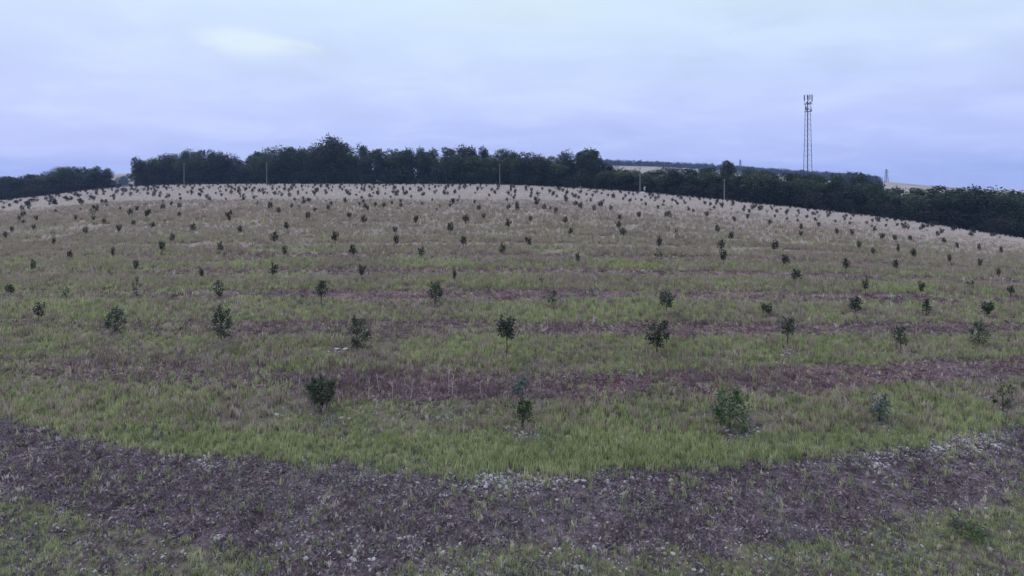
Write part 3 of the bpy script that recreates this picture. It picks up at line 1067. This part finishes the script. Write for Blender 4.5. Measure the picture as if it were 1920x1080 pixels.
# ------------------------------------------------------------------ woods round the field
def tree_meshes(seed, H=12.0, W=8.0, low=.08, n=4600, leaf=.47, style='round', mat='tree'):
    r = random.Random(seed)
    mb = MB()
    hb = H * (low + .1)
    bend = Vector((r.uniform(-.4, .4), r.uniform(-.4, .4), 0))
    mb.tube([(0, 0, -.5), bend * .3 + Vector((0, 0, hb)), bend + Vector((0, 0, H * .55)), bend + Vector((0, 0, H * .85))],
            [.30, .24, .15, .04], 7)
    lobes = []
    nl = 17
    for q in range(nl):
        h = (q + .5) / nl
        a = q * 2.4 + r.uniform(-.9, .9)
        if style == 'round': prof = .55 + .45 * math.sin(math.pi * (h * .8 + .12))
        elif style == 'cone': prof = 1.0 - .72 * h
        elif style == 'open': prof = .5 + .5 * math.sin(math.pi * (h * .75 + .2))
        else: prof = .8 + .2 * math.sin(math.pi * h)
        if h > .8: prof *= .72
        rad = W * .5 * prof * r.uniform(.35, .8)
        c_ = Vector((math.cos(a) * rad, math.sin(a) * rad, H * (low + (.93 - low) * h))) + bend * h
        c_.z += r.uniform(-.4, .4)
        rr = W * r.uniform(.15, .33) * (.6 if style == 'open' else 1)
        lobes.append((c_, rr))
        s = Vector((0, 0, max(hb * .8, c_.z - H * .22))) + bend * h * .8
        mb.tube([s, s * .45 + c_ * .55 + Vector((0, 0, .25)), c_], [.10, .07, .025], 5, False)
    v = []; f = []
    for i in range(n):
        c_, rr = lobes[r.randrange(nl)]
        d0 = Vector((r.gauss(0, 1), r.gauss(0, 1), r.gauss(0, 1))).normalized()
        p_ = c_ + d0 * rr * (r.uniform(.45, 1.04) if r.random() < .96 else r.uniform(1.05, 1.3))
        if p_.z < .1: p_.z = .1 + r.random() * .4
        d = (d0 * .6 + Vector((r.gauss(0, .6), r.gauss(0, .6), r.gauss(0, .5)))).normalized()
        s = d.cross(Vector((r.gauss(0, .6), r.gauss(0, .6), 1))).normalized()
        leaf_quad(v, f, p_, d, s, leaf * r.uniform(.6, 1.3), leaf * r.uniform(.36, .6))
    return mb.mesh('tree_trunk', M['bark']), leaf_mesh('tree_crown', v, f, M[mat])


TREES = {}
for i, (nm, kw) in enumerate((
        ('a', dict(style='round')), ('b', dict(style='round', W=9)), ('c', dict(style='wide', W=8.5)), ('d', dict(style='cone', W=7.5)),
        ('e', dict(style='round', W=7, low=.06)), ('f', dict(style='wide', W=7.5, low=.05)), ('g', dict(style='open', W=8, n=1500, low=.25)),
        ('h', dict(style='round', W=6.5)))):
    TREES[nm] = tree_meshes(600 + i, **kw) + (kw.get('W', 8.0),)
SHRUBS = []
for i in range(5):
    SHRUBS.append(tree_meshes(640 + i, H=4.0, W=5.5, low=.02, n=1000, leaf=.40, style='wide', mat='shrub') + (4.2,))

# skyline of the woods: picture column -> row of the tree tops
SKY = [(-80, 336), (0, 330), (30, 327), (60, 328), (95, 321), (125, 311), (150, 314), (185, 311), (207, 313), (214, 322),
       (240, 322), (252, 305), (262, 298), (275, 300), (300, 292), (330, 286), (350, 281), (375, 279), (400, 283), (430, 285), (440, 292), (447, 305),
       (456, 299), (470, 289), (495, 283), (520, 277), (545, 274), (570, 282), (590, 281), (600, 268), (620, 260), (640, 264), (655, 277), (685, 270),
       (705, 276), (730, 281), (760, 277), (800, 279), (840, 276), (870, 273), (900, 277), (935, 280), (975, 283), (1010, 290), (1035, 294),
       (1060, 287), (1085, 283), (1110, 284), (1122, 292), (1135, 306), (1165, 316), (1230, 318), (1300, 314), (1345, 313), (1352, 306), (1368, 302), (1385, 312),
       (1420, 316), (1460, 321), (1500, 325), (1540, 325), (1580, 325), (1610, 327), (1632, 331), (1646, 343), (1660, 350), (1700, 353), (1730, 349), (1780, 350), (1815, 349),
       (1860, 353), (1892, 357), (1920, 359), (2000, 365)]
SPX = np.array([s[0] for s in SKY], float); SPY = np.array([s[1] for s in SKY], float)
rt = random.Random(21)
n_tree = 0


def place_tree(px, yd, top_py, kind, wide=1.0, label=None, group=None, name='tree'):
    u = (px - 960) / F
    x = u * yd
    z = float(height(x, yd))
    H = CAM_H - (top_py - HOR) / F * yd - z
    tm, cm, W0 = TREES[kind]
    H0 = 12.0
    root = empty(name, (x, yd, z), rt.uniform(0, 6.28))
    inst(tm, 'trunk', root); inst(cm, 'crown', root)
    s = H / H0
    ws = max(.9, min(1.3, s ** .5)) * wide * 1.12
    root.scale = (ws, ws, s)
    tag(root, label, 'tree', group)
    return root


def wood_of(px):
    if px < 225: return 'dark tree of the low wood below the gap in the trees', 'trees of the low wood'
    if px < 448: return 'dark tree of the short wood between the gap and the notch', 'trees of the short wood'
    if px < 1135: return 'dark tree of the long high wood behind the crest of the field', 'trees of the long high wood'
    if px < 1360: return 'low dark tree in the dip below the far pale fields', 'trees in the dip'
    if px < 1650: return 'dark tree of the wood in front of the lattice mast', 'trees of the wood by the mast'
    return 'dark green tree of the wood running downhill past the pale far field', 'trees of the downhill wood'


# skyline row, then a lower front row
for rowi, (back, lo, hi) in enumerate(((17, 1.0, 1.0), (9, .66, .9))):
    px = -60.0
    while px < 1990:
        u = (px - 960) / F
        yd = float(edge_y(u)) + back + rt.uniform(-1.5, 2.5)
        step = rt.uniform(3.4, 7.4) / yd * F
        gap = 208 < px < 251
        top = float(np.interp(px, SPX, SPY))
        if not gap:
            ez = float(edge_z(u))
            foot_py = HOR + F * (CAM_H - ez) / yd
            if rowi == 0:
                top += rt.uniform(.3, 4.5)
            else:
                top = foot_py - (foot_py - top) * rt.uniform(lo, hi)
            kind = rt.choice('abcdefh')
            if rowi == 1: kind = rt.choice('cefaf')
            lab, grp = wood_of(px)
            wd = rt.uniform(.8, 1.35)
            place_tree(px, yd, top, kind, wd, lab, grp)
        px += step
place_tree(618, float(edge_y((618 - 960) / F)) + 20, 258, 'a', 1.05, 'tallest tree rising above the long high wood', None)
place_tree(628, float(edge_y((628 - 960) / F)) + 23, 262, 'b', .8, 'tree at the shoulder of the tallest one in the long high wood', None)
place_tree(256, float(edge_y((256 - 960) / F)) + 8, 294, 'g', .85, 'open branched tree with sky showing through, beside the gap', None)
place_tree(1364, float(edge_y((1364 - 960) / F)) + 15, 304, 'g', .62, 'slender tree standing above the others at the start of the mast wood', None)
place_tree(1103, float(edge_y((1103 - 960) / F)) + 14, 281, 'a', 1.0, 'big rounded tree ending the long high wood', None)

# shrubs along the foot of the woods
px = -60.0
while px < 1990:
    u = (px - 960) / F
    yd = float(edge_y(u)) + rt.uniform(3.2, 5.5)
    x = u * yd
    a, b, W0 = SHRUBS[rt.randrange(5)]
    root = empty('shrub', (x, yd, float(height(x, yd))), rt.uniform(0, 6.28))
    inst(a, 'stem', root); inst(b, 'foliage', root)
    s = rt.uniform(.55, 1.15)
    if 212 < px < 256: s *= .42
    root.scale = (s * 1.1, s * 1.1, s)
    if px < 225: l_ = 'dark shrub at the foot of the low wood'
    elif px < 1135: l_ = 'dark shrub at the foot of the woods along the crest'
    elif px < 1360: l_ = 'dark shrub in the dip under the far pale fields'
    else: l_ = 'dark shrub at the foot of the woods below the mast'
    tag(root, l_, 'shrub', 'shrubs: ' + l_[11:])
    px += rt.uniform(3.4, 5.0) / yd * F

# ------------------------------------------------------------------ far hills with fields and woods
def hill(name, crest, depth, y_back, mat=M['far_field']):
    """crest: list of (px, py) seen at distance depth; slopes down toward the camera"""
    us = np.linspace(crest[0][0], crest[-1][0], 60)
    cy_ = np.interp(us, [c[0] for c in crest], [c[1] for c in crest])
    V = []; Fc = []
    prof = [(-.40, -1), (-.2, .72), (-.1, .88), (0, 1.0), (.12, .9), (.4, -1)]
    for j, (dy, hh) in enumerate(prof):
        for px_, py_ in zip(us, cy_):
            u = (px_ - 960) / F
            zt = CAM_H - (py_ - HOR) / F * depth
            z = -64 + (zt + 64) * hh if hh > 0 else -65.5
            V.append((u * depth, depth * (1 + dy), z))
    n_ = len(us)
    for j in range(len(prof) - 1):
        for i in range(n_ - 1):
            Fc.append((j * n_ + i, j * n_ + i + 1, (j + 1) * n_ + i + 1, (j + 1) * n_ + i))
    o = mesh_obj(name, V, Fc, mat, smooth=True)
    tag(o, kind='structure')
    return o


hill('hill', [(850, 325), (1050, 314), (1150, 310.5), (1230, 312.5), (1330, 317), (1450, 326), (1600, 338), (1800, 352), (2050, 366)], 900, 0)
hill('hill', [(1500, 352), (1600, 343), (1660, 340.5), (1720, 346), (1780, 352), (2000, 366)], 760, 0)
hill('hill', [(60, 345), (150, 331), (225, 326), (260, 325), (340, 332), (460, 345)], 800, 0)

far_tree = []
for i in range(4):
    a, b = tree_meshes(700 + i, H=12, W=10, low=.02, n=170, leaf=1.6, style='wide', mat='far_wood')
    far_tree.append(b)
P = []; S = []
def far_wood(crest, depth, n, px0, px1, dpy0, dpy1):
    for i in range(n):
        px = rng.uniform(px0, px1)
        d = depth * rng.uniform(.99, 1.05)
        cyy = np.interp(px, [c[0] for c in crest], [c[1] for c in crest])
        u = (px - 960) / F
        top = CAM_H - (cyy + rng.uniform(dpy0, dpy1) - HOR) / F * d
        s = rng.uniform(.8, 1.15)
        P.append((u * d, d, top - 12 * s)); S.append(s)
far_wood([(1100, 299), (1160, 300), (1260, 304), (1330, 307), (1420, 313), (1500, 319), (1560, 323), (1600, 326), (1650, 331)], 960, 620, 1090, 1650, 0, 5)
far_wood([(1225, 311), (1240, 312), (1500, 322), (1600, 330)], 850, 200, 1240, 1600, -2, 8)
far_wood([(1590, 324), (1620, 327), (1640, 332), (1648, 340)], 520, 60, 1585, 1647, 0, 6)
far_wood([(1090, 308), (1160, 309)], 880, 40, 1090, 1160, 0, 10)
far_wood([(225, 331), (238, 331)], 700, 12, 222, 236, 0, 2)
P = np.array(P); S = np.array(S)
scatter('far_forest', far_tree, P, S, rng.integers(0, 4, len(P)), 'far bluish forest along the distant ridge', 'forest', tilt=.02)

# ------------------------------------------------------------------ utility poles
for px, pt, base, lab in ((345, 307, 343, 'grey concrete pole in front of the short wood'),
                          (500, 304, 344, 'grey concrete pole at the start of the long high wood'),
                          (937, 308, 346, 'grey concrete pole in the middle of the long high wood'),
                          (1200, 314, 360, 'grey concrete pole next to the white box in the dip'),
                          (1358, 336, 375, 'grey concrete pole under the slender tree by the mast wood')):
    u = (px - 960) / F
    yd = float(edge_y(u)) - 1.0
    x = u * yd; z = float(height(x, yd))
    H = CAM_H - (pt - HOR) / F * yd - z
    root = empty('utility_pole', (x, yd, z))
    mb = MB(); mb.tube([(0, 0, -.4), (0, 0, H)], [.17, .10], 8); mb.build('post', M['concrete'], root)
    mb = MB(); mb.box((0, 0, H - .25), (.9, .1, .1)); mb.build('crossarm', M['concrete'], root)
    for sx in (-.38, .38):
        mb = MB(); mb.tube([(sx, 0, H - .2), (sx, 0, H - .08), (sx, 0, H + .04)], [.05, .07, .03], 6); mb.build('insulator', M['porcelain'], root)
    tag(root, lab, 'utility pole', 'concrete poles along the far edge of the field')
# short leaning post farther along
for px, pt, base, lab in ((612, 322, 343, 'thin short wooden post under the tallest tree'), (678, 326, 344, 'thin short wooden post at the foot of the long high wood')):
    u = (px - 960) / F
    yd = float(edge_y(u)) - .5
    x = u * yd; z = float(height(x, yd)); H = CAM_H - (pt - HOR) / F * yd - z
    mb = MB(); mb.tube([(0, 0, -.3), (.03, 0, H * .5), (.1, 0, H)], [.14, .12, .09], 7)
    o = mb.build('wooden_post', M['bark']); o.location = (x, yd, z)
    tag(o, lab, 'post')

# white box on legs beside the pole
u = (1208.5 - 960) / F; yd = float(edge_y(u)) + 1.6; x = u * yd; z = float(height(x, yd))
root = empty('service_box', (x, yd, z))
mb = MB(); mb.box((0, 0, 1.55), (.55, .4, 1.35)); mb.build('cabinet', M['white'], root)
mb = MB(); mb.box((0, 0, 2.26), (.65, .5, .06)); mb.build('lid', M['concrete'], root)
mb = MB(); mb.box((0, -.21, 1.55), (.45, .02, 1.15)); mb.build('door', M['white'], root)
for sx in (-.2, .2):
    mb = MB(); mb.box((sx, 0, .42), (.07, .07, .9)); mb.build('leg', M['steel'], root)
tag(root, 'small white upright box on legs beside the grey pole in the dip', 'service box')
u = (1204.5 - 960) / F; yd = float(edge_y(u)) - .6; x = u * yd; z = float(height(x, yd))
mb = MB(); mb.box((0, 0, .12), (1.6, .6, .42), .1); mb.box((.15, 0, .37), (1.1, .5, .1), .1)
o = mb.build('concrete_slab', M['white']); o.location = (x, yd, z)
tag(o, 'pale low slab lying at the foot of the pole in the dip', 'slab')
u = (1089 - 960) / F; yd = float(edge_y(u)) + .5; x = u * yd; z = float(height(x, yd))
o = inst(STONES[2], 'boulder'); o.location = (x, yd, z + .35); o.scale = (1.3, 1.0, 1.3)
tag(o, 'pale boulder at the edge of the field below the big rounded tree', 'boulder')

# ------------------------------------------------------------------ lattice mast
def mast():
    yd = 262.0; u = (1514.5 - 960) / F; x = u * yd; z = float(height(x, yd))
    top = CAM_H - (196 - HOR) / F * yd - z
    hd = CAM_H - (178 - HOR) / F * yd - z
    root = empty('lattice_mast', (x, yd, z))
    ang = [R(-118), R(2), R(122)]

    def rad(h):
        return 2.35 - (2.35 - 1.15) * min(1, h / top)

    def leg(k_, h):
        return Vector((math.cos(ang[k_]) * rad(h), math.sin(ang[k_]) * rad(h), h))
    for k_ in range(3):
        mb = MB(); mb.tube([leg(k_, -.5), leg(k_, top)], [.13, .09], 8); mb.build('leg', M['steel'], root)
    mb = MB()
    hs = list(np.linspace(1.0, top, 20))
    for a_, b_ in zip(hs[:-1], hs[1:]):
        for k_ in range(3):
            q = (k_ + 1) % 3
            mb.tube([leg(k_, b_), leg(q, b_)], .04, 4)
            mb.tube([leg(k_, a_), leg(q, b_)], .032, 4)
    br = mb.build('bracing', M['steel'], root)
    # cable ladder running up the camera side
    mb = MB()
    a_, b_ = leg(0, 0), leg(0, top)
    off = Vector((.12, .24, 0))
    for dx in (-.16, .16):
        mb.tube([a_ + off + Vector((dx, 0, 0)), b_ + off + Vector((dx, 0, 0))], .05, 5)
    for h in np.linspace(.02, .98, 60):
        mb.tube([a_.lerp(b_, h) + off - Vector((.16, 0, 0)), a_.lerp(b_, h) + off + Vector((.16, 0, 0))], .03, 4)
    mb.build('cable_ladder', M['steel_dark'], root)
    mb = MB()
    for dx in (-.09, 0, .09):
        mb.tube([a_ + off + Vector((dx, .06, 0)), b_ + off + Vector((dx, .06, 0))], .085, 5)
    mb.build('feeder_cables', M['steel_dark'], root)
    # platform rings
    for hz, rr in ((top - 3.2, 1.5), (top + .3, 1.75)):
        mb = MB()
        pts = [Vector((math.cos(t_) * rr, math.sin(t_) * rr, hz)) for t_ in np.linspace(0, 2 * math.pi, 13)]
        mb.tube(pts, .06, 5, False)
        for k_ in range(6):
            t_ = k_ * math.pi / 3
            mb.tube([(0, 0, hz), (math.cos(t_) * rr, math.sin(t_) * rr, hz)], .05, 4)
        mb.build('mount_ring', M['steel'], root)
    mb = MB(); mb.tube([(0, 0, top - 3), (0, 0, hd - .3)], [.13, .09], 8); mb.build('top_pole', M['steel'], root)
    # sector antennas on pipes, upper ring
    for t_, rr, hh, w_ in ((-2.75, 1.85, 2.5, .22), (-2.15, 1.5, 2.1, .32), (-1.35, 1.35, 2.3, .42), (-.75, 1.75, 2.9, .40), (-.2, 1.9, 3.0, .25), (1.0, 1.7, 2.4, .32), (2.1, 1.7, 2.4, .32)):
        c_ = Vector((math.cos(t_) * rr, math.sin(t_) * rr, 0))
        zc = hd - hh / 2
        mb = MB(); mb.box((c_.x, c_.y, zc), (w_, .16, hh), t_ + math.pi / 2); pn = mb.build('panel_antenna', M['panel'], root)
        mb = MB(); mb.tube([(c_.x * .9, c_.y * .9, top - .2), (c_.x * .9, c_.y * .9, hd)], .045, 5); mb.build('mount_pipe', M['steel'], root)
    for t_, hz in ((-2.4, top + .75), (-.9, top + .8), (.9, top + .7)):
        mb = MB(); mb.box((math.cos(t_) * 1.1, math.sin(t_) * 1.1, hz), (.45, .3, .7), t_); mb.build('radio_unit', M['steel_dark'], root)
    # lower cluster: drums and small panels
    for t_, hz, rr in ((-2.0, top - 2.2, .38), (-.9, top - 2.7, .45)):
        c_ = Vector((math.cos(t_) * 1.35, math.sin(t_) * 1.35, hz)); d = Vector((math.cos(t_), math.sin(t_), 0))
        mb = MB(); mb.tube([c_, c_ + d * .12, c_ + d * .34], [rr * .6, rr, rr], 14); mb.build('dish_antenna', M['panel'], root)
    for t_, hz in ((-2.6, top - 1.6), (-.4, top - 1.9), (1.4, top - 1.8)):
        c_ = Vector((math.cos(t_) * 1.5, math.sin(t_) * 1.5, hz))
        mb = MB(); mb.box(c_, (.28, .16, 1.7), t_ + math.pi / 2); mb.build('panel_antenna', M['panel'], root)
    tag(root, 'tall three legged lattice telephone mast with antennas on top', 'mast')


mast()

# far power pylons on the skyline
def pylon(px, pt, pb, yd, lab):
    u = (px - 960) / F; x = u * yd
    zt = CAM_H - (pt - HOR) / F * yd; zb = CAM_H - (pb - HOR) / F * yd - 6
    H = zt - zb; wb = H * .11
    root = empty('pylon', (x, yd, zb))
    for sx in (-1, 1):
        for sy in (-1, 1):
            mb = MB(); mb.tube([(sx * wb, sy * wb, 0), (sx * .35, sy * .35, H)], [.28, .2], 5); mb.build('leg', M['steel'], root)
    mb = MB()
    for q in range(8):
        a_, b_ = q / 8, (q + 1) / 8
        wa, wb2 = wb + (.35 - wb) * a_, wb + (.35 - wb) * b_
        for sy in (-1, 1):
            mb.tube([(-wa, sy * wa, a_ * H), (wb2, sy * wb2, b_ * H)], .12, 4)
            mb.tube([(wa, sy * wa, a_ * H), (-wb2, sy * wb2, b_ * H)], .12, 4)
    mb.build('bracing', M['steel'], root)
    for h, w_ in ((.8, .16), (.92, .11)):
        mb = MB(); mb.box((0, 0, h * H), (w_ * H * 2, .5, .4)); mb.build('crossarm', M['steel'], root)
    tag(root, lab, 'pylon')


pylon(1662, 317, 339, 840, 'faint pylon above the pale far field beyond the mast wood')
pylon(1388, 299, 318, 1000, 'faint pylon above the far ridge near the slender tree')

# ------------------------------------------------------------------ morning haze
hz, t, out = mat_new('haze_air')
pv = t.n('ShaderNodeVolumePrincipled')
pv.inputs['Color'].default_value = (.42, .58, 1.0, 1)
pv.inputs['Density'].default_value = .0002
pv.inputs['Anisotropy'].default_value = .2
t.l(pv.outputs[0], out.inputs['Volume'])
mb = MB(); mb.box((0, 1340, -4.0), (5800, 2800, 126))
o = mb.build('haze', hz)
tag(o, 'thin blue morning haze over the land', 'haze', kind='stuff')
